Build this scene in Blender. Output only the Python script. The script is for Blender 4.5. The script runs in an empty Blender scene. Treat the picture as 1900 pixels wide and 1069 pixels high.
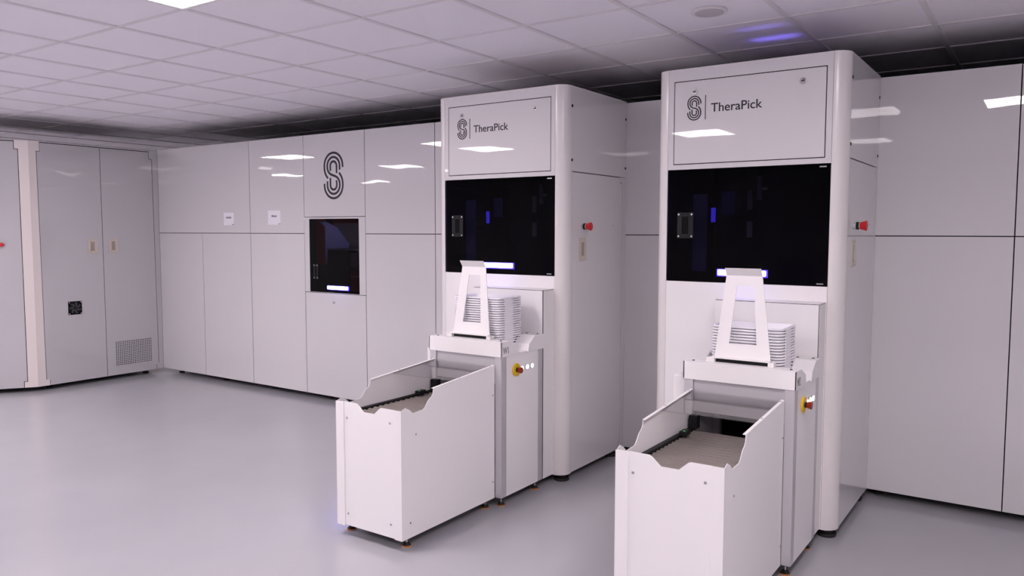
import bpy, bmesh, math, random
from mathutils import Vector, Matrix

SC = bpy.context.scene
COL = SC.collection

# ------------------------------------------------------------------ camera
yaw, pitch, roll, f_px = -0.6014, -0.0727, 0.0010, 1458.65
cy_, sy_, cp_, sp_ = math.cos(yaw), math.sin(yaw), math.cos(pitch), math.sin(pitch)
FW = Vector((sy_ * cp_, cy_ * cp_, sp_))
R0 = Vector((cy_, -sy_, 0)); U0 = R0.cross(FW)
RR = math.cos(roll) * R0 + math.sin(roll) * U0
UU = -math.sin(roll) * R0 + math.cos(roll) * U0
cam = bpy.data.cameras.new('camera'); cam_o = bpy.data.objects.new('camera', cam); COL.objects.link(cam_o)
m = Matrix.Identity(4)
for i in range(3):
    m[i][0], m[i][1], m[i][2] = RR[i], UU[i], -FW[i]
m[2][3] = 1.55
cam_o.matrix_world = m
cam.sensor_width = 36; cam.lens = f_px / 1900 * 36; cam.clip_start = 0.05
SC.camera = cam_o

# ------------------------------------------------------------------ world, view
w = bpy.data.worlds.new('world'); SC.world = w; w.use_nodes = True
w.node_tree.nodes['Background'].inputs[0].default_value = (0.9, 0.85, 1, 1)
w.node_tree.nodes['Background'].inputs[1].default_value = 0.02
SC.view_settings.view_transform = 'Standard'; SC.view_settings.look = 'None'
SC.view_settings.gamma = 1; SC.view_settings.exposure = 0.0
SC.view_settings.use_curve_mapping = False
SC.cycles.max_bounces = 10; SC.cycles.diffuse_bounces = 6; SC.cycles.glossy_bounces = 5
SC.cycles.transparent_max_bounces = 10
SC.cycles.sample_clamp_indirect = 6
SC.cycles.use_denoising = True
LAMP = 37.0
LAMP_COL = (1.0, 0.885, 0.915)

# ------------------------------------------------------------------ materials
def mat(name, col, rough=0.5, metal=0.0, spec=0.5, emit=None, es=0, bump=None, coat=0):
    M = bpy.data.materials.new(name); M.use_nodes = True
    nt = M.node_tree; b = nt.nodes['Principled BSDF']
    b.inputs['Base Color'].default_value = (*col, 1); b.inputs['Roughness'].default_value = rough
    b.inputs['Metallic'].default_value = metal; b.inputs['Specular IOR Level'].default_value = spec
    b.inputs['Coat Weight'].default_value = coat
    if emit:
        b.inputs['Emission Color'].default_value = (*emit, 1); b.inputs['Emission Strength'].default_value = es
    if bump:
        for k, (scale, dist, vec) in enumerate(bump):
            tc = nt.nodes.new('ShaderNodeTexCoord'); mp = nt.nodes.new('ShaderNodeMapping')
            mp.inputs['Scale'].default_value = vec
            nz = nt.nodes.new('ShaderNodeTexNoise'); nz.inputs['Scale'].default_value = scale
            nz.inputs['Detail'].default_value = 1.0
            bp = nt.nodes.new('ShaderNodeBump'); bp.inputs['Distance'].default_value = dist
            nt.links.new(tc.outputs['Object'], mp.inputs[0]); nt.links.new(mp.outputs[0], nz.inputs['Vector'])
            nt.links.new(nz.outputs[0], bp.inputs['Height'])
            if k: nt.links.new(prev.outputs[0], bp.inputs['Normal'])
            prev = bp
        nt.links.new(prev.outputs[0], b.inputs['Normal'])
    return M

M = {}
M['gloss'] = mat('gloss_laminate', (0.72, 0.71, 0.72), 0.02, spec=0.75, bump=[(1.8, 0.0034, (1, 1, 0.9))])
M['gloss2'] = mat('gloss_tower', (0.74, 0.73, 0.74), 0.02, spec=0.75, bump=[(1.6, 0.0014, (1, 1, 1.0))])
M['post'] = mat('cream_profile', (0.80, 0.74, 0.71), 0.35)
M['white'] = mat('white_powder_coat', (0.88, 0.865, 0.865), 0.42, bump=[(400, 0.00012, (1, 1, 1))])
M['round'] = mat('white_lacquer', (0.80, 0.77, 0.76), 0.2)
M['alu'] = mat('anodised_aluminium', (0.62, 0.61, 0.63), 0.4, 0.45)
M['steel'] = mat('steel', (0.6, 0.6, 0.6), 0.25, 1.0)
M['dark'] = mat('black_gap', (0.006, 0.005, 0.006), 0.7, spec=0.1)
M['black'] = mat('black_plastic', (0.014, 0.014, 0.016), 0.5, spec=0.2)
M['rubber'] = mat('black_rubber', (0.015, 0.014, 0.014), 0.7)
M['orange'] = mat('orange_rubber', (0.55, 0.2, 0.05), 0.5)
M['roller'] = mat('roller_grey', (0.20, 0.175, 0.16), 0.45)
M['red'] = mat('red_plastic', (0.62, 0.015, 0.02), 0.35)
M['dred'] = mat('dark_red_plastic', (0.32, 0.02, 0.01), 0.35)
M['yellow'] = mat('yellow_plastic', (0.80, 0.52, 0.02), 0.4)
M['tray'] = mat('tray_plastic', (0.92, 0.91, 0.96), 0.3)
M['ink'] = mat('dark_navy_print', (0.012, 0.008, 0.025), 0.5)
M['line'] = mat('seam_shadow_line', (0.05, 0.045, 0.05), 0.6)
M['beige'] = mat('beige_plastic', (0.62, 0.56, 0.49), 0.4)
M['beige2'] = mat('beige_plastic_deep', (0.40, 0.35, 0.29), 0.5)
M['paper'] = mat('paper', (0.88, 0.87, 0.92), 0.5)
M['gtext'] = mat('grey_print', (0.22, 0.2, 0.24), 0.6)
M['tile'] = mat('ceiling_tile', (0.93, 0.91, 0.96), 0.9, spec=0.2)
M['tbar'] = mat('ceiling_tee', (0.80, 0.78, 0.80), 0.6)
M['wall'] = mat('room_wall_paint', (0.86, 0.85, 0.86), 0.8)
M['wallg'] = mat('grey_wall_paint', (0.78, 0.76, 0.76), 0.8)
M['green'] = mat('green_light', (0, .3, .05), 0.3, emit=(0.05, 0.9, 0.15), es=0.8)
M['lampf'] = mat('lamp_frame', (0.85, 0.85, 0.85), 0.4)
M['diff'] = mat('lamp_diffuser', (0.9, 0.9, 0.9), 0.5, emit=LAMP_COL, es=LAMP)
M['glow'] = mat('button_light', (0.9, 0.9, 0.95), 0.3, emit=(0.95, 0.97, 1), es=1.6)
M['led'] = mat('led_core', (0.9, 0.9, 1), 0.3, emit=(0.45, 0.42, 1.0), es=12)
M['led2'] = mat('led_halo_glow', (0.1, 0.05, 0.6), 0.3, emit=(0.06, 0.02, 1.0), es=0.9)
M['bluein'] = mat('added_blue_inner_glow', (0.05, 0.03, 0.5), 0.5, emit=(0.08, 0.05, 1.0), es=1.6)
M['bluein2'] = mat('added_blue_floor_glow', (0.05, 0.03, 0.5), 0.5, emit=(0.14, 0.10, 1.0), es=60.0)
M['inner'] = mat('machine_inside_dark', (0.03, 0.03, 0.035), 0.6)
M['inred'] = mat('machine_inside_red', (0.30, 0.03, 0.02), 0.6)
M['inblue'] = mat('inside_led_glow_tint', (0.06, 0.07, 0.22), 0.5)
M['inblue2'] = mat('machine_inside_sheet', (0.22, 0.24, 0.42), 0.5)
M['inlight'] = mat('added_inside_fill', (0.9, 0.9, 0.9), 0.5, emit=(0.9, 0.85, 1.0), es=22)
M['inner2'] = mat('dark_grey_blade', (0.11, 0.108, 0.11), 0.5)
M['ingrey'] = mat('machine_inside_beige', (0.45, 0.40, 0.38), 0.6)
M['concrete'] = mat('dark_roof_board', (0.07, 0.068, 0.07), 0.8)
M['roofl'] = mat('light_roof_board', (0.16, 0.15, 0.15), 0.8)
M['door'] = mat('grey_laminate', (0.56, 0.555, 0.575), 0.02, spec=0.75, bump=[(3.0, 0.0016, (1, 1, 1.3))])
M['speaker'] = mat('speaker_grille', (0.55, 0.52, 0.55), 0.6)

# tinted glass
def glass(name, tint, ior_gloss=0.05, rough=0.02):
    g = bpy.data.materials.new(name); g.use_nodes = True; nt = g.node_tree; nt.nodes.clear()
    out = nt.nodes.new('ShaderNodeOutputMaterial'); mx = nt.nodes.new('ShaderNodeMixShader')
    tr = nt.nodes.new('ShaderNodeBsdfTransparent'); gl = nt.nodes.new('ShaderNodeBsdfGlossy')
    fr = nt.nodes.new('ShaderNodeFresnel'); fr.inputs[0].default_value = ior_gloss
    tr.inputs[0].default_value = (*tint, 1); gl.inputs['Roughness'].default_value = rough
    ge = nt.nodes.new('ShaderNodeNewGeometry'); ma = nt.nodes.new('ShaderNodeMath'); ma.operation = 'SUBTRACT'; ma.use_clamp = True
    nt.links.new(fr.outputs[0], ma.inputs[0]); nt.links.new(ge.outputs['Backfacing'], ma.inputs[1])
    nt.links.new(ma.outputs[0], mx.inputs[0]); nt.links.new(tr.outputs[0], mx.inputs[1])
    nt.links.new(gl.outputs[0], mx.inputs[2]); nt.links.new(mx.outputs[0], out.inputs[0])
    return g
M['tint'] = glass('dark_tinted_pane', (0.40, 0.38, 0.46), 1.22)
M['smoke'] = glass('smoked_clear_cover', (0.88, 0.875, 0.88), 1.40)

# floor: grey epoxy coating
fl = bpy.data.materials.new('grey_epoxy_floor'); fl.use_nodes = True; nt = fl.node_tree
b = nt.nodes['Principled BSDF']; b.inputs['Roughness'].default_value = 0.17
tc = nt.nodes.new('ShaderNodeTexCoord')
nz = nt.nodes.new('ShaderNodeTexNoise'); nz.inputs['Scale'].default_value = 0.9; nz.inputs['Detail'].default_value = 6
cr = nt.nodes.new('ShaderNodeValToRGB'); cr.color_ramp.elements[0].color = (0.40, 0.40, 0.43, 1); cr.color_ramp.elements[1].color = (0.44, 0.44, 0.47, 1)
cr.color_ramp.elements[0].position = 0.3; cr.color_ramp.elements[1].position = 0.7
n2 = nt.nodes.new('ShaderNodeTexNoise'); n2.inputs['Scale'].default_value = 70; n2.inputs['Detail'].default_value = 2
bp = nt.nodes.new('ShaderNodeBump'); bp.inputs['Distance'].default_value = 0.0004; bp.inputs['Strength'].default_value = 0.6
n3 = nt.nodes.new('ShaderNodeTexNoise'); n3.inputs['Scale'].default_value = 3; n3.inputs['Detail'].default_value = 3
mr = nt.nodes.new('ShaderNodeMapRange'); mr.inputs['To Min'].default_value = 0.13; mr.inputs['To Max'].default_value = 0.24
nt.links.new(tc.outputs['Object'], nz.inputs['Vector']); nt.links.new(nz.outputs[0], cr.inputs[0]); nt.links.new(cr.outputs[0], b.inputs['Base Color'])
nt.links.new(tc.outputs['Object'], n2.inputs['Vector']); nt.links.new(n2.outputs[0], bp.inputs['Height']); nt.links.new(bp.outputs[0], b.inputs['Normal'])
nt.links.new(tc.outputs['Object'], n3.inputs['Vector']); nt.links.new(n3.outputs[0], mr.inputs[0]); nt.links.new(mr.outputs[0], b.inputs['Roughness'])
M['floor'] = fl

# ------------------------------------------------------------------ mesh helpers
class MB:
    def __init__(s): s.bm = bmesh.new(); s.mats = []
    def mi(s, m):
        if m not in s.mats: s.mats.append(m)
        return s.mats.index(m)
    def _merge(s, t, m):
        i = s.mi(m)
        for f in t.faces: f.material_index = i
        me = bpy.data.meshes.new('tmp'); t.to_mesh(me); t.free(); s.bm.from_mesh(me); bpy.data.meshes.remove(me)
    def box(s, x0, x1, y0, y1, z0, z1, m='white', bev=0.0, seg=2):
        t = bmesh.new(); bmesh.ops.create_cube(t, size=1)
        for v in t.verts:
            v.co = Vector(((x0 + x1) / 2 + v.co.x * (x1 - x0), (y0 + y1) / 2 + v.co.y * (y1 - y0), (z0 + z1) / 2 + v.co.z * (z1 - z0)))
        if bev:
            bmesh.ops.bevel(t, geom=list(t.edges), offset=bev, segments=seg, affect='EDGES', profile=0.5)
        s._merge(t, m); return s
    def cyl(s, p, ax, r, L, m='white', r2=None, n=24, bev=0.0):
        """cylinder starting at p along axis ax (unit Vector) of length L"""
        t = bmesh.new(); bmesh.ops.create_cone(t, cap_ends=True, segments=n, radius1=r, radius2=r if r2 is None else r2, depth=L)
        if bev:
            ed = [e for e in t.edges if abs(e.verts[0].co.z - e.verts[1].co.z) < 1e-6]
            bmesh.ops.bevel(t, geom=ed, offset=bev, segments=3, affect='EDGES', profile=0.5)
        ax = Vector(ax).normalized(); q = Vector((0, 0, 1)).rotation_difference(ax)
        c = Vector(p) + ax * L / 2
        for v in t.verts: v.co = q @ v.co + c
        s._merge(t, m); return s
    def prism(s, pts, ax, a, b, m='white', bev=0.0):
        """polygon pts (2D) extruded along axis ax from a to b. ax 'x': pts=(y,z); 'y': (x,z); 'z': (x,y)"""
        t = bmesh.new()
        def P(u, v, k): return {'x': (k, u, v), 'y': (u, k, v), 'z': (u, v, k)}[ax]
        v0 = [t.verts.new(P(u, v, a)) for u, v in pts]; v1 = [t.verts.new(P(u, v, b)) for u, v in pts]
        n = len(pts)
        t.faces.new(v0); t.faces.new(list(reversed(v1)))
        for i in range(n): t.faces.new((v0[i], v1[i], v1[(i + 1) % n], v0[(i + 1) % n]))
        bmesh.ops.recalc_face_normals(t, faces=t.faces)
        if bev: bmesh.ops.bevel(t, geom=list(t.edges), offset=bev, segments=1, affect='EDGES')
        s._merge(t, m); return s
    def stroke(s, path, wd, place, thick, m='ink'):
        """thick 2D polyline; place(u,v,d) -> 3D with d the depth off the surface"""
        t = bmesh.new(); n = len(path); L = []; Rr = []
        for i, (u, v) in enumerate(path):
            a = path[max(0, i - 1)]; c = path[min(n - 1, i + 1)]
            dx, dy = c[0] - a[0], c[1] - a[1]; l = math.hypot(dx, dy) or 1
            nx, ny = -dy / l * wd / 2, dx / l * wd / 2
            L.append((u + nx, v + ny)); Rr.append((u - nx, v - ny))
        def ring(k): return [t.verts.new(place(*L[i], k)) for i in range(n)], [t.verts.new(place(*Rr[i], k)) for i in range(n)]
        a0, b0 = ring(0); a1, b1 = ring(thick)
        for i in range(n - 1):
            t.faces.new((a1[i], a1[i + 1], b1[i + 1], b1[i])); t.faces.new((a0[i], b0[i], b0[i + 1], a0[i + 1]))
            t.faces.new((a0[i], a0[i + 1], a1[i + 1], a1[i])); t.faces.new((b0[i], b1[i], b1[i + 1], b0[i + 1]))
        t.faces.new((a0[0], a1[0], b1[0], b0[0])); t.faces.new((a0[-1], b0[-1], b1[-1], a1[-1]))
        bmesh.ops.recalc_face_normals(t, faces=t.faces)
        s._merge(t, m); return s
    def rrect(s, cx, cy, hx, hy, r, loops, m, cap=True, n=5):
        """stack of rounded-rectangle loops [(inset, z)], closed by a cap on the last one"""
        t = bmesh.new(); prev = None
        for ins, z in loops:
            a, c, rr = hx - ins, hy - ins, max(r - ins, 0.004); ring = []
            for qx, qy, st in ((1, 1, 0), (-1, 1, 90), (-1, -1, 180), (1, -1, 270)):
                for k in range(n + 1):
                    g = math.radians(st + 90 * k / n)
                    ring.append(t.verts.new((cx + qx * (a - rr) + rr * math.cos(g), cy + qy * (c - rr) + rr * math.sin(g), z)))
            if prev:
                N = len(ring)
                for i in range(N): t.faces.new((prev[i], prev[(i + 1) % N], ring[(i + 1) % N], ring[i]))
            prev = ring
        if cap: t.faces.new(prev)
        bmesh.ops.recalc_face_normals(t, faces=t.faces)
        s._merge(t, m); return s
    def build(s, name, parent=None, smooth=False, org=None):
        me = bpy.data.meshes.new(name); 
        if parent is not None and org is None: org = Vector(parent['_o'])
        if org is None: org = Vector((0, 0, 0))
        bmesh.ops.translate(s.bm, verts=s.bm.verts, vec=-Vector(org))
        s.bm.to_mesh(me); s.bm.free()
        for k in s.mats: me.materials.append(M[k])
        o = bpy.data.objects.new(name, me); COL.objects.link(o)
        if smooth:
            for p in me.polygons: p.use_smooth = True
            me.set_sharp_from_angle(angle=math.radians(35))
        if parent is not None: o.parent = parent
        else: o.location = org
        if parent is not None: o['_o'] = tuple(org)
        return o

def thing(name, label, cat, loc, group=None):
    o = bpy.data.objects.new(name, None); COL.objects.link(o); o.location = loc; o.empty_display_size = 0.1
    o['label'] = label; o['category'] = cat; o['_o'] = tuple(loc)
    if group: o['group'] = group
    return o
def tag(o, label, cat, group=None):
    o['label'] = label; o['category'] = cat
    if group: o['group'] = group
    return o
def struct(mb, name, org=None):
    o = mb.build(name, org=org); o['kind'] = 'structure'; return o
def copy_tree(o, parent=None):
    c = o.copy(); COL.objects.link(c); c.parent = parent
    for ch in list(o.children): copy_tree(ch, c)
    return c

def text_mesh(body, x, z, width, height, y, name, parent, mname='ink', ax='y', thick=0.0012):
    cu = bpy.data.curves.new('txt', 'FONT'); cu.body = body; cu.size = 1; cu.extrude = 0.5; cu.offset = 0.006
    to = bpy.data.objects.new('txt', cu); COL.objects.link(to)
    bpy.context.view_layer.update()
    dg = bpy.context.evaluated_depsgraph_get()
    me = bpy.data.meshes.new_from_object(to.evaluated_get(dg))
    bpy.data.objects.remove(to); bpy.data.curves.remove(cu)
    xs = [v.co.x for v in me.vertices]; ys = [v.co.y for v in me.vertices]
    x0, x1, y0, y1 = min(xs), max(xs), min(ys), max(ys)
    org = Vector(parent['_o'])
    for v in me.vertices:
        u = (v.co.x - x0) / (x1 - x0) * width; h = (v.co.y - y0) / (y1 - y0) * height; d = v.co.z + 0.5
        if ax == 'y': P = Vector((x + u, y - d * thick, z + h))
        else: P = Vector((y + d * thick, x + u, z + h))
        v.co = P - org
    me.materials.clear(); me.materials.append(M[mname]); me.name = name
    o = bpy.data.objects.new(name, me); COL.objects.link(o); o.parent = parent; o['_o'] = tuple(org)
    return o

def logo_paths():
    a = 0.084; r1, r2, r3 = 0.116, 0.078, 0.040
    def arc(r, cy, a0, a1, n=28): return [(r * math.cos(math.radians(a0 + (a1 - a0) * i / n)), cy + r * math.sin(math.radians(a0 + (a1 - a0) * i / n))) for i in range(n + 1)]
    def bez(p0, p1, p2, p3, n=14):
        o = []
        for i in range(1, n + 1):
            t = i / n; q = 1 - t
            o.append(tuple(q ** 3 * p0[k] + 3 * q * q * t * p1[k] + 3 * q * t * t * p2[k] + t ** 3 * p3[k] for k in (0, 1)))
        return o
    outer = [(r1, a - 0.015)] + arc(r1, a, 0, 180) + bez((-r1, a), (-r1, 0.035), (-0.100, 0.004), (-0.070, -0.022))
    half = bez((-r2, a), (-r2, 0.035), (-0.05, 0.012), (0, 0))
    mid = [(r2, a - 0.036)] + arc(r2, a, 0, 180) + half
    rest = [(-x, -y) for x, y in reversed(mid)]
    inner = [(r3, a - 0.065)] + arc(r3, a, 0, 180, 18) + [(-r3, a - 0.02), (-r3 + 0.004, a - 0.042)]
    full = mid + rest[1:]
    return [outer, [(-x, -y) for x, y in outer], full, inner, [(-x, -y) for x, y in inner]]
def logo(mb, cx, cz, scale, place):
    for p in logo_paths():
        mb.stroke([(cx + x * scale, cz + z * scale) for x, z in p], 0.0195 * scale, place, 0.001)

X, Y, Z = Vector((1, 0, 0)), Vector((0, 1, 0)), Vector((0, 0, 1))
YW, YF = 4.888, 4.074            # storage front, tower front
ZB, ZT = 0.045, 2.415
CZ = 2.6313

# ------------------------------------------------------------------ room shell
RX0, RX1, RY0, RY1 = -14.5, 7.6, -6.0, 8.2
struct(MB().box(RX0, RX1, RY0, RY1, -0.1, 0, 'floor'), 'floor')
cb = MB().box(RX0, RX1, RY0, RY1, CZ + 0.004, CZ + 0.1, 'tile')
gx0, gy0 = -4.155, 2.340
k = math.ceil((RX0 - gx0) / .6)
while gx0 + k * .6 < RX1:
    x = gx0 + k * .6; cb.box(x - .0125, x + .0125, RY0, RY1, CZ - .004, CZ + .01, 'tbar'); k += 1
k = math.ceil((RY0 - gy0) / .6)
while gy0 + k * .6 < RY1:
    y = gy0 + k * .6; cb.box(RX0, RX1, y - .0085, y + .0085, CZ - .0025, CZ + .01, 'tbar'); k += 1
struct(cb, 'ceiling')
struct(MB().box(RX0 - .1, RX0, RY0, RY1, 0, CZ, 'wall'), 'wall_left')
struct(MB().box(RX1, RX1 + .1, RY0, RY1, 0, CZ, 'wallg'), 'wall_right')
struct(MB().box(RX0, RX1, RY0 - .1, RY0, 0, CZ, 'wall'), 'wall_front')
struct(MB().box(RX0, RX1, RY1, RY1 + .1, 0, CZ, 'wall'), 'wall_back')

# ------------------------------------------------------------------ ceiling lamps
lamp0 = None
for lx, ly in [(x, y) for y in (2.04, -0.36, -2.76) for x in (-3.255, -12.255, -9.255, -6.255, -0.255, 2.745, 5.745) if not (x > 2 and y > 1) and not (x in (-3.255, -0.255) and y < -2) and (x, y) != (-0.255, -0.36)] + [(0.18, -0.36)] + [(-12.255, 5.04)]:  # the far right column is added to brighten the conveyor sides
    if lamp0 is None:
        lamp0 = thing('ceiling_lamp', '', 'ceiling lamp', (lx, ly, CZ))
        fr = MB()
        a = .292; b_ = .272
        for q in ((-a, a, -a, -b_), (-a, a, b_, a), (-a, -b_, -b_, b_), (b_, a, -b_, b_)):
            fr.box(lx + q[0], lx + q[1], ly + q[2], ly + q[3], CZ - .008, CZ + .003, 'lampf', .002)
        fr.build('lamp_frame', lamp0)
        MB().box(lx - b_, lx + b_, ly - b_, ly + b_, CZ - .005, CZ + .002, 'diff').build('diffuser', lamp0)
        t = lamp0
    else:
        t = copy_tree(lamp0); t.location = (lx, ly, CZ)
    if (lx, ly) == (-3.255, 2.04):
        t['label'] = 'glowing square ceiling lamp cut by the top edge of the photo'
    else:
        t['label'] = 'square ceiling lamp outside the frame, unseen except where reflected'; t['group'] = 'ceiling lamps outside the frame'
    t['category'] = 'ceiling lamp'

t = thing('ceiling_speaker', 'round flush ceiling fitting above and in front of the right tower', 'ceiling fitting', (-1.444, 3.823, CZ))
MB().cyl((-1.444, 3.823, CZ - .008), Z, .088, .011, 'tbar', n=40, bev=.003).build('rim', t, True)
MB().cyl((-1.444, 3.823, CZ - .011), Z, .070, .006, 'speaker', n=40, bev=.002).build('cover', t, True)

# ------------------------------------------------------------------ long storage enclosure
enc = thing('storage_enclosure', 'long glossy white panelled storage enclosure behind both towers', 'storage enclosure', (-4, 5.5, 0))
XR = 4.0
G = .0028
body = MB()
# body with an open bay behind the small window
bx0, bx1, bz0, bz1 = -6.42, -4.95, .88, 1.669
for q in ((-8.0, bx0, .05, ZT - .01), (bx1, XR, .05, ZT - .01)):
    body.box(q[0] + .012, q[1], YW + .0045, 7.0, q[2], q[3], 'dark')
body.box(bx0, bx1, YW + .0045, 7.0, .05, bz0, 'dark'); body.box(bx0, bx1, YW + .0045, 7.0, bz1, ZT - .01, 'dark')
body.box(bx0, bx1, 5.55, 7.0, bz0, bz1, 'inner')
body.box(-7.98, XR, YW + .03, 7.0, ZT - .01, ZT - .004, 'concrete')
body.build('enclosure_body', enc)
ZS = 1.5225
seams_up = [-7.996, -6.444, -5.666, -4.888, -4.105, -3.33, -1.78, -0.93, -0.164, 0.613, 1.39, 2.2, 3.0, 4.0]
seams_lo = [-7.996, -7.222, -6.444, -5.666, -4.888, -4.105, -3.33, -1.78, -0.93, -0.164, 0.613, 1.39, 2.2, 3.0, 4.0]
def wp(x0, x1, z0, z1, m='gloss'):
    return MB().box(x0 + G, x1 - G, YW, YW + .004, z0 + G, z1 - G, m, .0008, 1)
for a, c in zip(seams_up, seams_up[1:]):
    if a == -5.666: wp(a, c, 1.672, ZT).build('panel', enc)
    else: wp(a, c, ZS, ZT).build('panel', enc)
for a, c in zip(seams_lo, seams_lo[1:]):
    if a == -5.666: wp(a, c, ZB, .988).build('panel', enc)
    else: wp(a, c, ZB, ZS).build('panel', enc)
# window frame unit
wf = MB(); wx0, wx1, wz0, wz1 = -5.600, -4.967, .993, 1.655
wf.box(-5.664, wx0, YW, YW + .004, .990, 1.670, 'gloss'); wf.box(wx1, -4.890, YW, YW + .004, .990, 1.670, 'gloss')
wf.box(wx0, wx1, YW, YW + .004, wz1, 1.670, 'gloss'); wf.box(wx0, wx1, YW, YW + .004, .990, wz0, 'gloss')
wf.build('window_frame', enc)
pane = MB().box(wx0 + .002, wx1 - .002, YW - .001, YW + .004, wz0 + .002, wz1 - .002, 'tint').build('window_pane', enc)

def handle_black(parent, cx, cz, y, w_=.088, h_=.132):
    h = MB(); t_ = .006
    x0, x1, z0, z1 = cx - w_ / 2, cx + w_ / 2, cz - h_ / 2, cz + h_ / 2
    ix, iz = w_ * .30, h_ * .17
    h.box(x0, x0 + ix, y - t_, y, z0, z1, 'black', .0015); h.box(x1 - ix, x1, y - t_, y, z0, z1, 'black', .0015)
    h.box(x0 + ix, x1 - ix, y - t_, y, z0, z0 + iz, 'black', .0015); h.box(x0 + ix, x1 - ix, y - t_, y, z1 - iz, z1, 'black', .0015)
    h.box(x0 + ix, x1 - ix, y - .0015, y, z0 + iz, z1 - iz, 'dark')
    for sx in (x0 + .009, x1 - .009):
        for sz in (z0 + .011, z1 - .011): h.cyl((sx, y - t_ + .001, sz), -Y, .0055, .003, 'steel', n=12)
    return h.build('handle', parent)
handle_black(pane, -5.515, 1.178, YW - .001, .062, .135)

def led_bar(parent, x0, x1, z, y, h_=.030):
    l = MB()
    l.box(x0 - .008, x1 + .008, y - .010, y, z - h_ / 2 - .007, z + h_ / 2 + .004, 'led2', .004, 3)  # glowing border imitates the bar's blue halo on its housing
    l.box(x0, x1, y - .020, y - .004, z - h_ / 2, z + h_ / 2, 'led', .006, 3)
    return l.build('led_bar', parent, True)
led_bar(pane, -5.356, -5.098, 1.040, YW - .001)
MB().cyl((-5.289, YW + .002, .908), -Y, .013, .008, 'steel', n=20, bev=.002).build('lock', enc, True)
lg = MB(); logo(lg, -5.2715, 2.0365, 1.0, lambda u, v, d: (u, YW - .0002 - d, v)); lg.build('logo', enc)
# things visible inside the small window
def seen(u, v, y):
    """a spot of the window view (u, v in 0..1 from its upper left) placed at depth y inside the bay"""
    k_ = y / 4.888; return ((-5.600 + u * .633) * k_, 1.55 + (1.655 - v * .662 - 1.55) * k_)
def ins_box(u0, u1, v0, v1, y, th, m):
    (xa, za), (xb, zb_) = seen(u0, v0, y), seen(u1, v1, y); ins.box(xa, xb, y, y + th, max(zb_, bz0), min(za, bz1 - .001), m)
ins = MB()
ins_box(.14, .36, .0, .62, 5.45, .02, 'inred'); ins_box(.50, 1.0, .06, .40, 5.50, .02, 'ingrey'); ins_box(.50, 1.0, .0, .06, 5.50, .02, 'inred')
ins_box(.80, .97, .70, .97, 5.50, .02, 'inred'); ins_box(.82, .97, .45, .64, 5.50, .02, 'ingrey')
ins_box(.38, 1.0, .40, .425, 5.30, .12, 'ingrey'); ins_box(.82, 1.0, .575, .585, 5.35, .10, 'ingrey'); ins_box(.82, 1.0, .765, .775, 5.35, .10, 'ingrey')
ins_box(.78, .80, .42, .98, 5.30, .02, 'black')
ins.prism([seen(.20, .04, 5.2), seen(.36, .04, 5.2), seen(.58, .12, 5.2), seen(.82, .34, 5.2), seen(.80, .39, 5.2), seen(.38, .40, 5.2), seen(.36, .60, 5.2), seen(.33, .60, 5.2), seen(.33, .10, 5.2)], 'y', 5.2, 5.21, 'inblue2')
ins.build('machine_inside', enc)
MB().box(-5.95, -5.15, 4.97, 4.99, 1.661, 1.666, 'inlight').build('added_inner_glow', enc)  # unseen strip added to brighten the bay behind the window
for i in range(15):
    x = -7.81 + .78 * i
    MB().cyl((x, 4.99, .0), Z, .028, .012, 'rubber').cyl((x, 4.99, .01), Z, .008, .045, 'steel').build('foot', enc)

def notice(cx, cz, w_, h_, name_label, tw, seed, dx):
    t = thing('paper_notice', name_label, 'paper notice', (cx, YW, cz), 'paper notices on the storage wall')
    MB().box(cx - w_ / 2, cx + w_ / 2, YW - .0015, YW - .0003, cz - h_ / 2, cz + h_ / 2, 'paper').build('sheet', t)
    rnd = random.Random(seed); p = MB(); x = cx - tw / 2
    while x < cx + tw / 2 - .006:                        # tiny unreadable lettering
        wd = rnd.choice((.006, .009, .011)); p.box(x, x + wd, YW - .0022, YW - .0014, cz + .005, cz + .005 + rnd.choice((.016, .019)), 'gtext'); x += wd + .003
    MB().box(cx + w_ / 2 - .03, cx + w_ / 2 - .002, YW - .0022, YW - .0014, cz - h_ / 2 + .004, cz - h_ / 2 + .012, 'gtext').build('small_mark', t)
    p.build('print', t)
notice(-6.776, 1.664, .164, .126, 'small white paper notice left of the panel seam, the left one of two', .085, 3, 0)
notice(-6.085, 1.672, .182, .136, 'slightly larger white paper notice, nearer to the small window', .075, 5, 0)

# ------------------------------------------------------------------ left cabinet (double door + chamfered corner)
XL = -7.996
cab = thing('equipment_cabinet', 'tall light grey cabinet with double doors and chamfered corner at the left', 'cabinet', (-8.6, 4.0, 0))
ang = math.radians(-124); DX, DY = math.cos(ang), math.sin(ang)
C0 = (XL, 3.590); L2 = .62
C1 = (C0[0] + DX * L2, C0[1] + DY * L2)
ZC = 2.392
MB().prism([(XL - .0055, 4.90), (XL - .0055, 3.595), (C1[0] - .016, C1[1] + .006), (-9.35, C1[1] + .006), (-9.35, 4.90)], 'z', .05, ZC - .004, 'dark').build('cabinet_body', cab)
MB().prism([(XL - .02, 4.90), (XL - .02, 3.60), (C1[0] - .016, C1[1] + .006), (-9.35, C1[1] + .006), (-9.35, 4.90)], 'z', ZC - .004, ZC, 'roofl').build('cabinet_roof', cab)
def lp(pts, name, m='door', parent=None, t_=.005):
    return MB().prism(pts, 'x', XL - t_, XL, m).build(name, parent or cab)
g = .003
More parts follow.
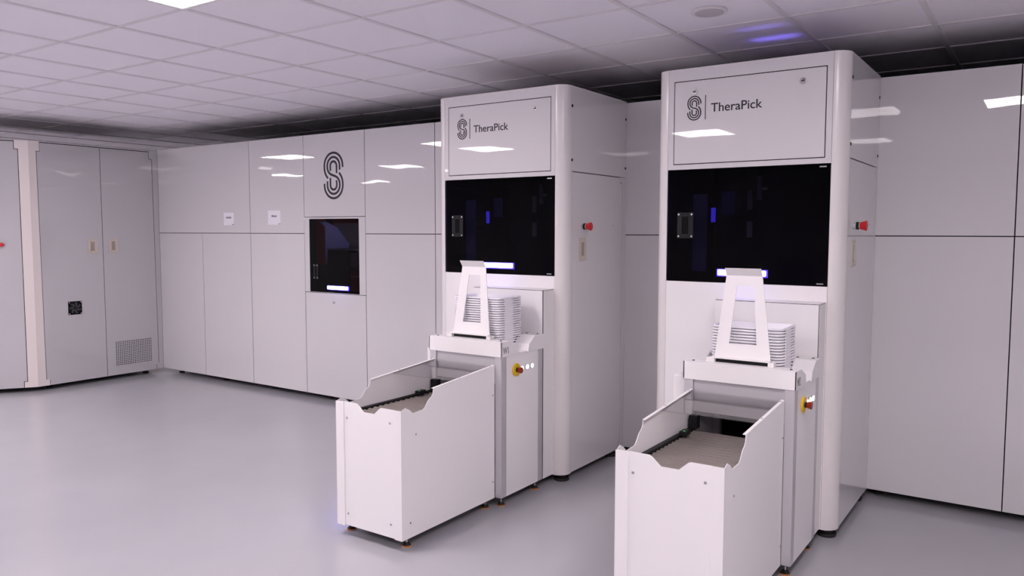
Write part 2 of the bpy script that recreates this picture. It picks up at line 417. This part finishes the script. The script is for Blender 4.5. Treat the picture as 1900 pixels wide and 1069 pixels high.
# corner strip beside the long wall, with the notches of the door
lp([(4.888, ZB), (4.888, ZC), (4.792, ZC), (4.792, 2.313), (4.826, 2.306), (4.838, .110), (4.812, .104), (4.812, ZB)], 'corner_strip')
doorR = lp([(4.267 + g, ZB), (4.265 + g, ZC - .01), (4.787, ZC - .01), (4.787, 2.309), (4.820, 2.302), (4.832, .106), (4.806, .098), (4.806, ZB)], 'door')
doorL = lp([(3.705, ZB), (3.705, .098), (3.672, .098), (3.662, 2.298), (3.692, 2.298), (3.692, ZC - .01), (4.265 - g, ZC - .01), (4.267 - g, ZB)], 'door')
def handle_beige(parent, cy, cz, xs, w_=.088, h_=.135, sgn=1):
    h = MB(); x0, x1 = cy - w_ / 2, cy + w_ / 2; z0, z1 = cz - h_ / 2, cz + h_ / 2; iy, iz = w_ * .3, h_ * .2
    A, B = xs, xs + .005
    h.box(A, B, x0, x0 + iy, z0, z1, 'beige', .001); h.box(A, B, x1 - iy, x1, z0, z1, 'beige', .001)
    h.box(A, B, x0 + iy, x1 - iy, z0, z0 + iz, 'beige', .001); h.box(A, B, x0 + iy, x1 - iy, z1 - iz, z1, 'beige', .001)
    h.box(A, A + .0015, x0 + iy, x1 - iy, z0 + iz, z1 - iz, 'beige2')
    for sy in (x0 + .009, x1 - .009):
        for sz in (z0 + .011, z1 - .011): h.cyl((B - .001, sy, sz), X, .004, .002, 'alu', n=10)
    return h.build('handle', parent)
handle_beige(doorL, 4.161, 1.388, XL, .10, .15); handle_beige(doorR, 4.374, 1.392, XL, .10, .15)
# fan
fan = MB(); fy, fz = 3.963, .780; hs = .066
fan.box(XL, XL + .006, fy - hs, fy + hs, fz - hs, fz + hs, 'dark', .001)
for rr in (.018, .032, .046, .058):
    pts = [(rr * math.cos(2 * math.pi * i / 32), rr * math.sin(2 * math.pi * i / 32)) for i in range(33)]
    fan.stroke([(fy + p[0], fz + p[1]) for p in pts], .004, lambda u, v, d: (XL + .008 + d, u, v), .002, 'black')
fan.cyl((XL + .006, fy, fz), X, .018, .004, 'rubber')
for i in range(7):
    a0 = 2 * math.pi * i / 7
    fan.stroke([(fy + .02 * math.cos(a0), fz + .02 * math.sin(a0)), (fy + .04 * math.cos(a0 + .35), fz + .04 * math.sin(a0 + .35)), (fy + .056 * math.cos(a0 + .6), fz + .056 * math.sin(a0 + .6))], .017, lambda u, v, d: (XL + .006 + d, u, v), .001, 'inner2')
for sy in (-1, 1):
    for sz in (-1, 1): fan.cyl((XL + .006, fy + sy * .056, fz + sz * .056), X, .006, .003, 'steel', n=12)
fan.build('fan', doorL)
vent = MB()
for i in range(20):
    for j in range(14):
        y = 4.368 + (4.748 - 4.368) * i / 19; z = .148 + (.386 - .148) * j / 13
        vent.cyl((XL + .0002, y, z), X, .0058, .0008, 'dark', n=8)
vent.build('vent_holes', doorR)
# chamfer post (cream) with notched ends
def ang_pt(s, z): return (C0[0] + DX * s, C0[1] + DY * s, z)
post = MB()
post.prism([(3.590, ZB), (3.590, ZC + .004), (3.688, ZC + .004), (3.688, 2.303), (3.656, 2.303), (3.666, .102), (3.699, .102), (3.699, ZB)], 'x', XL - .018, XL + .001, 'post')
pm = bmesh.new()
def ang_poly(mb, pts, th, m):
    t = bmesh.new(); nx, ny = -DY, DX     # outward normal (towards the room)
    if nx < 0: nx, ny = -nx, -ny
    v1 = [t.verts.new((C0[0] + DX * s + nx * .001, C0[1] + DY * s + ny * .001, z)) for s, z in pts]
    v0 = [t.verts.new((C0[0] + DX * s - nx * th, C0[1] + DY * s - ny * th, z)) for s, z in pts]
    n = len(pts); t.faces.new(v1); t.faces.new(list(reversed(v0)))
    for i in range(n): t.faces.new((v0[i], v1[i], v1[(i + 1) % n], v0[(i + 1) % n]))
    bmesh.ops.recalc_face_normals(t, faces=t.faces); mb._merge(t, m)
ang_poly(post, [(0, ZB), (0, ZC + .004), (.115, ZC + .004), (.115, 2.315), (.083, 2.315), (.083, .100), (.112, .100), (.112, ZB)], .016, 'post')
post.build('corner_post', cab)
ap = MB(); ang_poly(ap, [(.118, ZB), (.118, .106), (.089, .106), (.089, 2.309), (.121, 2.309), (.121, ZC - .01), (L2, ZC - .01), (L2, ZB)], .016, 'door')
angdoor = ap.build('door', cab)
nn = Vector((-DY, DX, 0)); nn = nn if nn.x > 0 else -nn
ep = Vector((C0[0] + DX * .245, C0[1] + DY * .245, 1.415))
MB().cyl(ep + nn * .0, nn, .016, .014, 'black').cyl(ep + nn * .014, nn, .014, .022, 'red', .020, bev=.003).build('emergency_stop', angdoor, True)
for (x, y) in ((-8.12, 4.75), (-8.12, 4.25), (-8.12, 3.75)):
    MB().cyl((x, y, 0), Z, .03, .012, 'rubber').cyl((x, y, .01), Z, .008, .045, 'steel').build('foot', cab)

# ------------------------------------------------------------------ picking tower (built at the left position, then copied)
def make_tower():
    xl, xr = -3.405, -2.412; r = .07; z0, z1 = .045, 2.420
    T = thing('picking_tower', '', 'machine', (-2.9085, 4.48, 0))
    fx0, fx1 = -3.335, -2.482
    # dark carcass pieces behind the outer panels (hollow behind the window)
    c = MB()
    c.box(xl + .02, xr - .0055, YF + r + .002, 4.880, 1.93, 2.41, 'dark'); c.box(fx0 + .002, fx1 - .002, YF + .0045, YF + r + .01, 1.93, 2.41, 'dark'); c.box(fx0 + .002, fx1 - .002, YF + .0045, YF + .02, 1.884, 1.93, 'dark')
    c.box(xl + .02, xr - .0055, YF + r + .002, 4.880, .06, 1.22, 'dark'); c.box(fx0 + .002, fx1 - .002, YF + .0045, YF + r + .01, .06, 1.27, 'dark')
    c.box(xl + .02, xl + .05, 4.095, 4.880, 1.22, 1.93, 'inner'); c.box(xr - .05, xr - .0055, YF + r + .002, 4.880, 1.22, 1.93, 'inner')
    c.box(xl + .02, xr - .02, 4.85, 4.880, 1.22, 1.93, 'inner')
    c.build('carcass', T)
    def corner(cx, cyy, s, name):
        p = []
        for i in range(13):
            a_ = math.radians(90 * i / 12)
            p.append((cx + s * r * math.sin(a_), cyy - r * math.cos(a_)))
        q = [(x + (cx - x) * .25, y + (cyy - y) * .25) for x, y in p]
        MB().prism(p + list(reversed(q)), 'z', z0, z1, 'round').build(name, T, True)
    corner(xr - r, YF + r, 1, 'corner_profile'); corner(xl + r, YF + r, -1, 'corner_profile')
    # roof plate with rounded front corners
    p = [(xl, 4.886), (xl, YF + r)]
    for i in range(9):
        a_ = math.radians(90 * i / 8); p.append((xl + r - r * math.cos(a_), YF + r - r * math.sin(a_)))
    for i in range(9):
        a_ = math.radians(90 * i / 8); p.append((xr - r + r * math.sin(a_), YF + r - r * math.cos(a_)))
    p += [(xr, YF + r), (xr, 4.886)]
    MB().prism(p, 'z', z1 - .004, z1, 'round').build('roof', T)
    # front frame of the header
    e = .0045; hx0, hx1, hz0, hz1 = -3.299, -2.516, 1.913, 2.350
    f = MB(); A, B = YF, YF + .004
    f.box(fx0 + .0015, hx0 - e, A, B, 1.882, z1 - .004, 'gloss2'); f.box(hx1 + e, fx1 - .0015, A, B, 1.882, z1 - .004, 'gloss2')
    f.box(hx0 - e, hx1 + e, A, B, hz1 + e, z1 - .004, 'gloss2'); f.box(hx0 - e, hx1 + e, A, B, 1.882, hz0 - e, 'gloss2')
    f.build('header_frame', T)
    hp = MB().box(hx0, hx1, A - .001, B, hz0, hz1, 'gloss2', .001, 1).build('header_panel', T)
    b = MB(); logo(b, -3.1875, 2.206, .312, lambda u, v, d: (u, YF - .0012 - d, v))
    b.build('logo', hp)
    MB().box(-3.1275, -3.1235, YF - .0022, YF - .001, 2.142, 2.270, 'ink').build('divider_line', hp)
    text_mesh('TheraPick', -3.095, 2.178, .270, .0455, YF - .0011, 'lettering', hp)
    for lx in (-3.188, -2.626):
        L = MB().cyl((lx, YF, 2.292), -Y, .0165, .004, 'steel', n=20, bev=.001)
        L.box(lx - .009, lx + .009, YF - .0055, YF - .0035, 2.289, 2.294, 'black'); L.box(lx - .003, lx + .010, YF - .0055, YF - .0035, 2.297, 2.300, 'black')
        L.build('lock', hp)
    # window
    pn = MB().box(fx0 + .004, fx1 - .004, YF - .002, YF + .006, 1.279, 1.879, 'tint').build('window_pane', T)
    handle_black(pn, -3.226, 1.580, YF - .002, .092, .140)
    led_bar(pn, -3.036, -2.782, 1.331, YF - .002)
    for zz in (1.866, 1.288): MB().box(-2.535, -2.502, YF - .005, YF - .002, zz - .003, zz + .003, 'steel').build('hinge', pn)
    # lower front panel
    MB().box(fx0 + .0015, fx1 - .0015, A, B, z0, 1.275, 'white').build('front_panel', T)
    # protruding lower housing
    H = MB(); H.box(-3.005, -2.490, 3.953, 4.0735, .055, 1.1955, 'dark'); H.box(-3.008, -2.4915, 3.950, 3.956, .050, 1.193, 'white', .001)
    H.box(-2.493, -2.487, 3.9585, 4.0735, .050, 1.193, 'white'); H.box(-3.008, -3.002, 3.9585, 4.0735, .050, 1.193, 'white')
    H.box(-3.008, -2.487, 3.954, 4.0735, 1.1955, 1.199, 'white')
    H.build('front_housing', T)
    # right side
    MB().box(xr - .005, xr, YF + r + .0015, 4.886, 1.911, z1 - .004, 'gloss2').build('upper_side_panel', T)
    d = MB(); d.prism([(4.167, .050), (4.167, 1.905), (4.800, 1.905), (4.800, 1.869), (4.828, 1.869), (4.828, .096), (4.802, .096), (4.802, .050)], 'x', xr - .005, xr, 'gloss2')
    door = d.build('side_door', T)
    s = MB(); s.box(xr - .005, xr, YF + r + .0015, 4.1645, z0, 1.9085, 'gloss2')
    s.prism([(4.805, z0), (4.805, .092), (4.832, .092), (4.832, 1.873), (4.804, 1.873), (4.804, 1.9085), (4.886, 1.9085), (4.886, z0)], 'x', xr - .005, xr, 'gloss2')
    s.build('side_frame', T)
    handle_beige(door, 4.288, 1.437, xr, .088, .140)
    for (y, z) in ((4.153, 2.300), (4.153, 1.977), (4.872, 2.300), (4.872, 1.973)):
        MB().cyl((xr, y, z), X, .0085, .003, 'black', n=14).build('bolt', T)
    MB().cyl((xr - .0005, 4.70, 1.585), X, .003, .001, 'dark', n=8).build('key_hole', door)
    MB().box(xl, xl + .018, YF + r + .0015, 4.886, z0, z1 - .004, 'gloss2').build('left_side_panel', T)
    # emergency stop
    E_ = MB().cyl((xr, 4.285, 1.577), X, .0185, .013, 'alu', n=24).cyl((xr + .013, 4.285, 1.577), X, .0195, .014, 'black', n=24)
    E_.cyl((xr + .027, 4.285, 1.577), X, .017, .004, 'beige', n=24)
    E_.cyl((xr + .031, 4.285, 1.577), X, .0175, .032, 'red', .0265, n=28, bev=.003)
    E_.build('emergency_stop', door, True)
    # feet
    for fx in (-3.33, -2.468):
        for fy in (4.145, 4.80):
            MB().cyl((fx, fy, 0), Z, .048, .018, 'rubber', n=28, bev=.004).cyl((fx, fy, .016), Z, .030, .046, 'rubber').build('foot', T, True)
    # inside: guide rails, plates coloured blue for LED glow, and added blue lights
    q = MB()
    q.box(-3.135, -3.105, 4.83, 4.848, 1.68, 1.80, 'alu'); q.box(-3.135, -3.105, 4.83, 4.848, 1.51, 1.61, 'alu')
    q.box(-3.075, -3.050, 4.83, 4.848, 1.74, 1.885, 'alu'); q.box(-3.050, -3.02, 4.84, 4.848, 1.80, 1.815, 'alu')
    q.build('guide_rail', T)
    MB().box(-3.21, -3.13, 4.138, 4.142, 1.33, 1.75, 'inblue').build('blue_glow_plate', T)  # LED backlight put into the plate's blue colour
    MB().box(-3.115, -3.04, 4.32, 4.324, 1.64, 1.77, 'inblue').build('blue_glow_plate', T)
    MB().box(-3.172, -3.148, 4.312, 4.318, 1.60, 1.68, 'bluein').build('added_inner_glow', T)  # glowing blob added for LED light caught inside
    MB().box(-3.25, -2.95, 4.105, 4.115, 1.900, 1.908, 'bluein').build('added_inner_glow', T)  # hidden strip added to light the plates blue
    return T
T1 = make_tower(); OFF = 1.576
T2 = copy_tree(T1); T2.location.x += OFF
T1['label'] = 'tall white tower farther from the camera, next to the panel wall with the small window'
T2['label'] = 'tall white tower nearer to the camera, right one of two'
for t in (T1, T2): t['group'] = 'tall picking towers'
# added blue lights over the nearer tower, imitating LED light reflected onto the ceiling
for yy_, sz_, en_ in ((4.29, .012, .022), (4.56, .08, .055)):
    li = bpy.data.lights.new('added_ceiling_glow', 'AREA'); li.shape = 'RECTANGLE'; li.size = .24; li.size_y = sz_
    li.spread = math.radians(42); li.energy = en_; li.color = (0.22, 0.16, 1.0)
    lo = bpy.data.objects.new('added_ceiling_glow', li); COL.objects.link(lo); lo.location = (-1.334, yy_, 2.43)
    lo.rotation_euler = (math.pi, 0, 0)

# ------------------------------------------------------------------ control cabinet below the tray holder
def levelling_foot(parent, x, y, top=.06, m='orange'):
    MB().cyl((x, y, 0), Z, .024, .006, m, n=24).cyl((x, y, .006), Z, .022, .010, 'rubber', .014, n=24).cyl((x, y, .014), Z, .006, top - .014, 'steel', n=12).build('foot', parent, True)

def make_base():
    B = thing('control_cabinet', '', 'cabinet', (-2.73, 3.72, 0)); z0, z1 = .055, .852
    x0, x1, y0, y1 = -2.990, -2.478, 3.507, 3.935
    for (a, c, d, e_) in ((x1 - .044, x1, y0, y0 + .052), (x1 - .044, x1, y1 - .048, y1), (x0, x0 + .044, y0, y0 + .052), (x0, x0 + .044, y1 - .048, y1)):
        P = MB().box(a, c, d, e_, z0, z1, 'alu', .003)
        P.build('post', B)
    MB().box(x1 - .010, x1 - .002, y0 + .053, y1 - .049, z0, z1, 'white').build('side_panel', B)
    MB().box(x0, x0 + .008, y0 + .053, y1 - .049, z0, z1, 'white').build('side_panel', B)
    MB().box(-3.074, x0 - .001, 3.580, y1, z0, z1 - .001, 'white', .003).build('side_cover', B)
    MB().box(x0 + .045, x1 - .045, y0 + .010, y0 + .018, .700, z1, 'alu').build('front_panel', B)
    k = MB(); k.box(x0 + .010, x1 - .012, y1 - .02, y1 - .005, z0 + .01, z1 - .01, 'dark'); k.box(x0 + .010, x1 - .012, y0 + .06, y1 - .02, z0 + .005, z0 + .02, 'dark')
    k.box(x0 + .010, x1 - .012, y0 + .02, y1 - .02, .695, .705, 'dark'); k.build('inner_floor', B)
    e = MB().cyl((x1 - .002, 3.652, .764), X, .037, .010, 'yellow', n=36, bev=.003).cyl((x1 + .008, 3.652, .764), X, .013, .010, 'black', n=20).build('emergency_stop', B, True)
    MB().cyl((x1 + .017, 3.652, .764), X, .013, .022, 'dred', .0185, n=28, bev=.003).build('push_cap', e, True)
    for i, (yy, rr) in enumerate(((3.706, .0115), (3.760, .0130), (3.812, .0125))):
        b = MB().cyl((x1 - .002, yy, .766), X, rr + .0015, .006, 'steel', n=22)
        b.cyl((x1 + .004, yy, .766), X, rr, .005, 'glow', n=22)
        if i == 2: b.cyl((x1 + .009, yy, .766), X, rr * .5, .001, 'black', n=18).cyl((x1 + .010, yy, .766), X, rr * .22, .001, 'glow', n=14)
        b.build('push_button', B, True)
    levelling_foot(B, x1 - .035, 3.555, .055); levelling_foot(B, x1 - .035, 3.905, .055); levelling_foot(B, x0 + .04, 3.555, .055); levelling_foot(B, x0 + .04, 3.905, .055)
    return B
B1 = make_base(); B2 = copy_tree(B1); B2.location.x += OFF
B1['label'] = 'white cabinet with yellow-ringed stop button in front of the farther tower'
B2['label'] = 'white cabinet with yellow-ringed stop button in front of the nearer tower'
for t in (B1, B2): t['group'] = 'control cabinets under the tray holders'

# ------------------------------------------------------------------ tray holder on the cabinet
def make_holder(mark, off):
    H = thing('tray_holder', '', 'tray holder', (-2.73 + off, 3.72, .852))
    x0, x1 = -2.995 + off, -2.472 + off; zb = .8525; t_ = .006
    fo = [(3.503, zb), (3.668, zb), (3.664, .900), (3.585, .936), (3.503, .936)]
    bk = [(3.768, zb), (3.780, .896), (3.844, .940), (3.938, .938), (3.938, zb)]
    # right cheek plates (outline of front and rear block)
    f = MB(); f.box(x0, x1, 3.503, 3.509, zb, .936, 'white', .001)
    f.prism(fo, 'x', x1 - t_, x1, 'white'); f.prism(fo, 'x', x0, x0 + t_, 'white')
    f.box(x0 + t_, x1 - t_, 3.509, 3.585, .930, .936, 'white')
    f.prism([(3.585, .936), (3.664, .900), (3.664, .894), (3.583, .930)], 'x', x1 - .10, x1 - t_, 'white')
    f.prism([(3.585, .936), (3.664, .900), (3.664, .894), (3.583, .930)], 'x', x0 + t_, x0 + .085, 'white')
    f.box(x1 - .10, x1 - t_, 3.660, 3.668, zb, .898, 'white')
    f.build('front_block', H)
    r = MB(); r.prism(bk, 'x', x1 - t_, x1, 'white'); r.prism(bk, 'x', x0, x0 + t_, 'white')
    r.prism([(3.768, zb), (3.780, .896), (3.844, .940), (3.844, .934), (3.786, .893), (3.774, zb)], 'x', x1 - .10, x1 - t_, 'white')
    r.box(x1 - .10, x1 - t_, 3.844, 3.938, .932, .938, 'white'); r.box(x0 + t_, x0 + .09, 3.844, 3.938, .932, .938, 'white')
    r.box(x0 + t_, x1 - t_, 3.932, 3.938, zb, .932, 'white')
    r.build('rear_block', H)
    MB().box(x0 + t_, x1 - t_, 3.509, 3.932, zb, zb + .006, 'white').build('bottom_plate', H)
    for (sx, sy) in ((x0 + .035, 3.545), (x1 - .035, 3.545), (x1 - .03, 3.915), (x0 + .03, 3.915), (x1 - .10, 3.905)):
        MB().cyl((sx, sy, .936 if sy < 3.7 else .938), Z, .006, .003, 'black', n=12).build('screw', H)
    text_mesh(mark, 3.515, .868, .052, .038, x1 + .0002, 'lettering', H, 'gtext', ax='x')
    # roller shoes at the sides of the stack
    k = MB()
    for i in range(4): k.box(x1 - .108, x1 - .094, 3.755 + .012 * i, 3.762 + .012 * i, .885 + .014 * i, .893 + .014 * i, 'black')
    k.build('guide_teeth', H)
    return H
H1 = make_holder('W1', 0); H2 = make_holder('W2', OFF)
H1['label'] = 'white sheet metal tray holder marked W1 under the taller stack of trays'
H2['label'] = 'white sheet metal tray holder under the shorter, nearer stack of trays'
for t in (H1, H2): t['group'] = 'tray holders'

# ------------------------------------------------------------------ A-shaped backstop plates
def make_stand():
    S = thing('backstop_frame', '', 'metal frame', (-2.745, 3.58, .936))
    def P(u, v):                        # u across, v height along the leaning plate -> 3D
        t_ = (v - .962) / (1.342 - .962); return (u, 3.572 + .046 * t_, v)
    mb = MB(); t = bmesh.new()
    ou = [(-2.868, .962), (-2.606, .962), (-2.665, 1.342), (-2.834, 1.342)]
    inn = [(-2.803, 1.025), (-2.674, 1.025), (-2.700, 1.295), (-2.780, 1.295)]
    th = Vector((0, .004, -.0005))
    fo = [t.verts.new(P(*q)) for q in ou]; fi = [t.verts.new(P(*q)) for q in inn]
    bo = [t.verts.new(Vector(P(*q)) + th) for q in ou]; bi = [t.verts.new(Vector(P(*q)) + th) for q in inn]
    for i in range(4):
        j = (i + 1) % 4
        t.faces.new((fo[i], fo[j], fi[j], fi[i])); t.faces.new((bo[i], bi[i], bi[j], bo[j]))
        t.faces.new((fo[i], bo[i], bo[j], fo[j])); t.faces.new((fi[i], fi[j], bi[j], bi[i]))
    bmesh.ops.recalc_face_normals(t, faces=t.faces); mb._merge(t, 'white')
    mb.build('plate', S)
    # folded top lip leaning towards the room
    MB().prism([(3.618, 1.342), (3.622, 1.342), (3.596, 1.378), (3.592, 1.378)], 'x', -2.834, -2.665, 'white').build('top_lip', S)
    f = MB(); f.box(-2.880, -2.600, 3.545, 3.578, .956, .962, 'white', .001)
    f.box(-2.900, -2.860, 3.548, 3.592, .9365, .956, 'white', .001); f.box(-2.612, -2.585, 3.548, 3.592, .9365, .956, 'white', .001)
    f.box(-2.860, -2.612, 3.570, 3.590, .938, .950, 'black')
    f.build('foot_bracket', S)
    MB().cyl((-2.905, 3.565, .946), X, .005, .012, 'black', n=12).build('pin', S)
    return S
S1 = make_stand(); S2 = copy_tree(S1); S2.location.x += OFF
S1['label'] = 'white A-shaped metal frame in front of the taller, farther stack of trays'
S2['label'] = 'white A-shaped metal frame in front of the shorter, nearer stack of trays'
for t in (S1, S2): t['group'] = 'A-shaped metal frames before the tray stacks'

# ------------------------------------------------------------------ stacked trays
PITCH = .0134
def tray_mesh():
    mb = MB(); hx, hy = .170, .122
    lip = [(.0012, -.0092), (0, -.0080), (0, -.0014), (.0014, 0), (.010, 0), (.0125, -.003), (.024, -.036), (.028, -.038)]
    mb.rrect(0, 0, hx, hy, .036, [(.0055, -.0088)] + lip, 'tray', True, 6)
    for sx in (-1, 1):                   # smooth tab in the middle of each short side
        mb.box(min(sx * (hx - .002), sx * (hx + .0018)), max(sx * (hx - .002), sx * (hx + .0018)), -.072, .010, -.0132, -.0006, 'tray')
    return mb
tray0 = None
ORD = ['', 'second', 'third', 'fourth', 'fifth', 'sixth', 'seventh', 'eighth', 'ninth', 'tenth', 'eleventh', 'twelfth', 'thirteenth', 'fourteenth',
       'fifteenth', 'sixteenth', 'seventeenth', 'eighteenth', 'nineteenth', 'twentieth', 'twenty-first']
def stack(off, n, ztop, grp, lab_top, lab_rest):
    global tray0
    rnd = random.Random(int(off * 10) + 4)
    for i in range(n):
        loc = (-2.737 + off + rnd.uniform(-.0012, .0012), 3.738 + rnd.uniform(-.001, .001), ztop - i * PITCH)
        if tray0 is None:
            tray0 = tray_mesh().build('tray', None, True); t = tray0
        else:
            t = tray0.copy(); COL.objects.link(t)
        t.location = loc; t['group'] = grp if i else grp
        t['label'] = lab_top if i == 0 else (lab_rest % ORD[i])
        t['category'] = 'tray'
stack(0, 21, 1.168, 'trays of the taller stack', 'white plastic tray on top of the taller stack by the farther tower', 'white plastic tray, %s from the top of the taller stack')
stack(OFF, 16, 1.104, 'trays of the shorter stack', 'white plastic tray on top of the shorter stack by the nearer tower', 'white plastic tray, %s from the top of the shorter stack')

# ------------------------------------------------------------------ roller conveyors
def make_conveyor():
    K = thing('roller_conveyor', '', 'conveyor', (-2.74, 3.12, 0))
    x0, x1, y0, y1, zb = -2.958, -2.521, 2.744, 3.503, .055
    side = [(y0, zb), (y0, .691), (2.771, .702), (2.798, .690), (2.826, .667), (2.900, .671), (2.915, .680), (2.943, .712), (2.965, .724), (2.976, .738), (2.980, .762), (y1, .804), (y1, zb)]
    def cheek(xa, xb, flange, name, lipdir):
        c = MB(); c.prism(side, 'x', xa, xb, 'white')
        c.box(flange[0], flange[1], y0 - flange[2], y0 + .0005, zb, .691, 'white')       # folded front flange
        lx = (xa, xa + .014) if lipdir > 0 else (xb - .014, xb)             # folded top lip
        c.prism([(2.981, .7645), (y1, .8065), (y1, .8040), (2.981, .7615)], 'x', lx[0], lx[1], 'white')
        p = c.build(name, K)
        for yy in (3.20, 3.47):
            zz = .7645 + (yy - 2.981) / (y1 - 2.981) * .042
            MB().cyl(((lx[0] + lx[1]) / 2, yy, zz - .001), Z, .0045, .003, 'steel', n=12).build('screw', p)
        return p
    L_ = cheek(x0, x0 + .0025, (x0, x0 + .054, .010), 'side_panel', 1)
    R_ = cheek(x1 - .0025, x1, (x1 - .0478, x1, .0034), 'side_panel', -1)
    F = MB(); F.prism([(-2.9038, zb + .004), (-2.9038, .694), (-2.818, .693), (-2.806, .688), (-2.768, .655), (-2.697, .6555), (-2.660, .688), (-2.650, .692), (-2.569, .692), (-2.569, zb + .004)], 'y', y0 - .0035, y0 - .0002, 'white')
    fp = F.build('front_panel', K)
    for (xx, zz) in ((-2.884, .612), (-2.592, .625), (-2.884, .120), (-2.592, .125)):
        MB().cyl((xx, y0 - .003, zz), -Y, .006, .003, 'steel', n=14, bev=.001).build('screw', fp)
    for (yy, zz) in ((2.845, .560), (3.485, .640), (3.485, .150), (2.80, .13)):
        MB().cyl((x1, yy, zz), X, .005, .003, 'steel', n=14, bev=.001).build('screw', R_)
    zr = .620; rr = .0195
    for i in range(18):
        yy = 2.775 + .0405 * i
        MB().cyl((-2.925, yy, zr - rr), X, rr, .382, 'roller', n=18, bev=.002).build('roller', K, True)
    MB().box(-2.953, -2.928, 2.755, 3.500, .560, .628, 'black', .003).build('rail', K)
    MB().box(-2.542, -2.5245, 2.755, 3.500, .560, .610, 'black', .003).build('rail', K)
    MB().box(-2.950, -2.530, 2.760, 3.498, .520, .560, 'dark').build('drive_tray', K)
    s = MB().box(-2.928, -2.895, 3.30, 3.36, .628, .650, 'black', .003); s.cyl((-2.908, 3.315, .648), Z, .004, .003, 'green', n=10)
    s.build('sensor', K)
    MB().box(-2.945, -2.905, 3.455, 3.500, .628, .690, 'black', .003).build('sensor_bracket', K)
    # smoked clear covers between the cheeks
    def cover(ya, yb, dz):
        za = .7615 + (ya - 2.981) / .522 * .042 + dz; zc = .7615 + (yb - 2.981) / .522 * .042 + dz
        return MB().prism([(ya, za), (yb, zc), (yb, zc - .004), (ya, za - .004)], 'x', x0 + .004, x1 - .004, 'smoke').build('clear_cover', K)
    cover(3.150, 3.500, -.003); cover(3.395, 3.500, -.0085)
    for fx in (x1 - .042, x0 + .012):
        for fy in (2.82, 3.47): levelling_foot(K, fx, fy, .070)
    b = MB().box(x0 + .006, x1 - .006, 2.76, 3.50, .066, .085, 'dark').build('bottom_frame', K)
    return K
K1 = make_conveyor(); K2 = copy_tree(K1); K2.location.x += OFF
MB().box(-2.966, -2.9585, 2.90, 2.95, .085, .10, 'bluein2', .001).build('added_floor_glow', K1)  # added glowing box, makes the blue pool of light on the floor
K1['label'] = 'white-cased roller conveyor ending at the farther tower, left one of two'
K2['label'] = 'white-cased roller conveyor nearer to the camera, cut by the lower edge of the photo'
for t in (K1, K2): t['group'] = 'roller conveyors in front of the towers'

for o in bpy.data.objects:
    if '_o' in o: del o['_o']
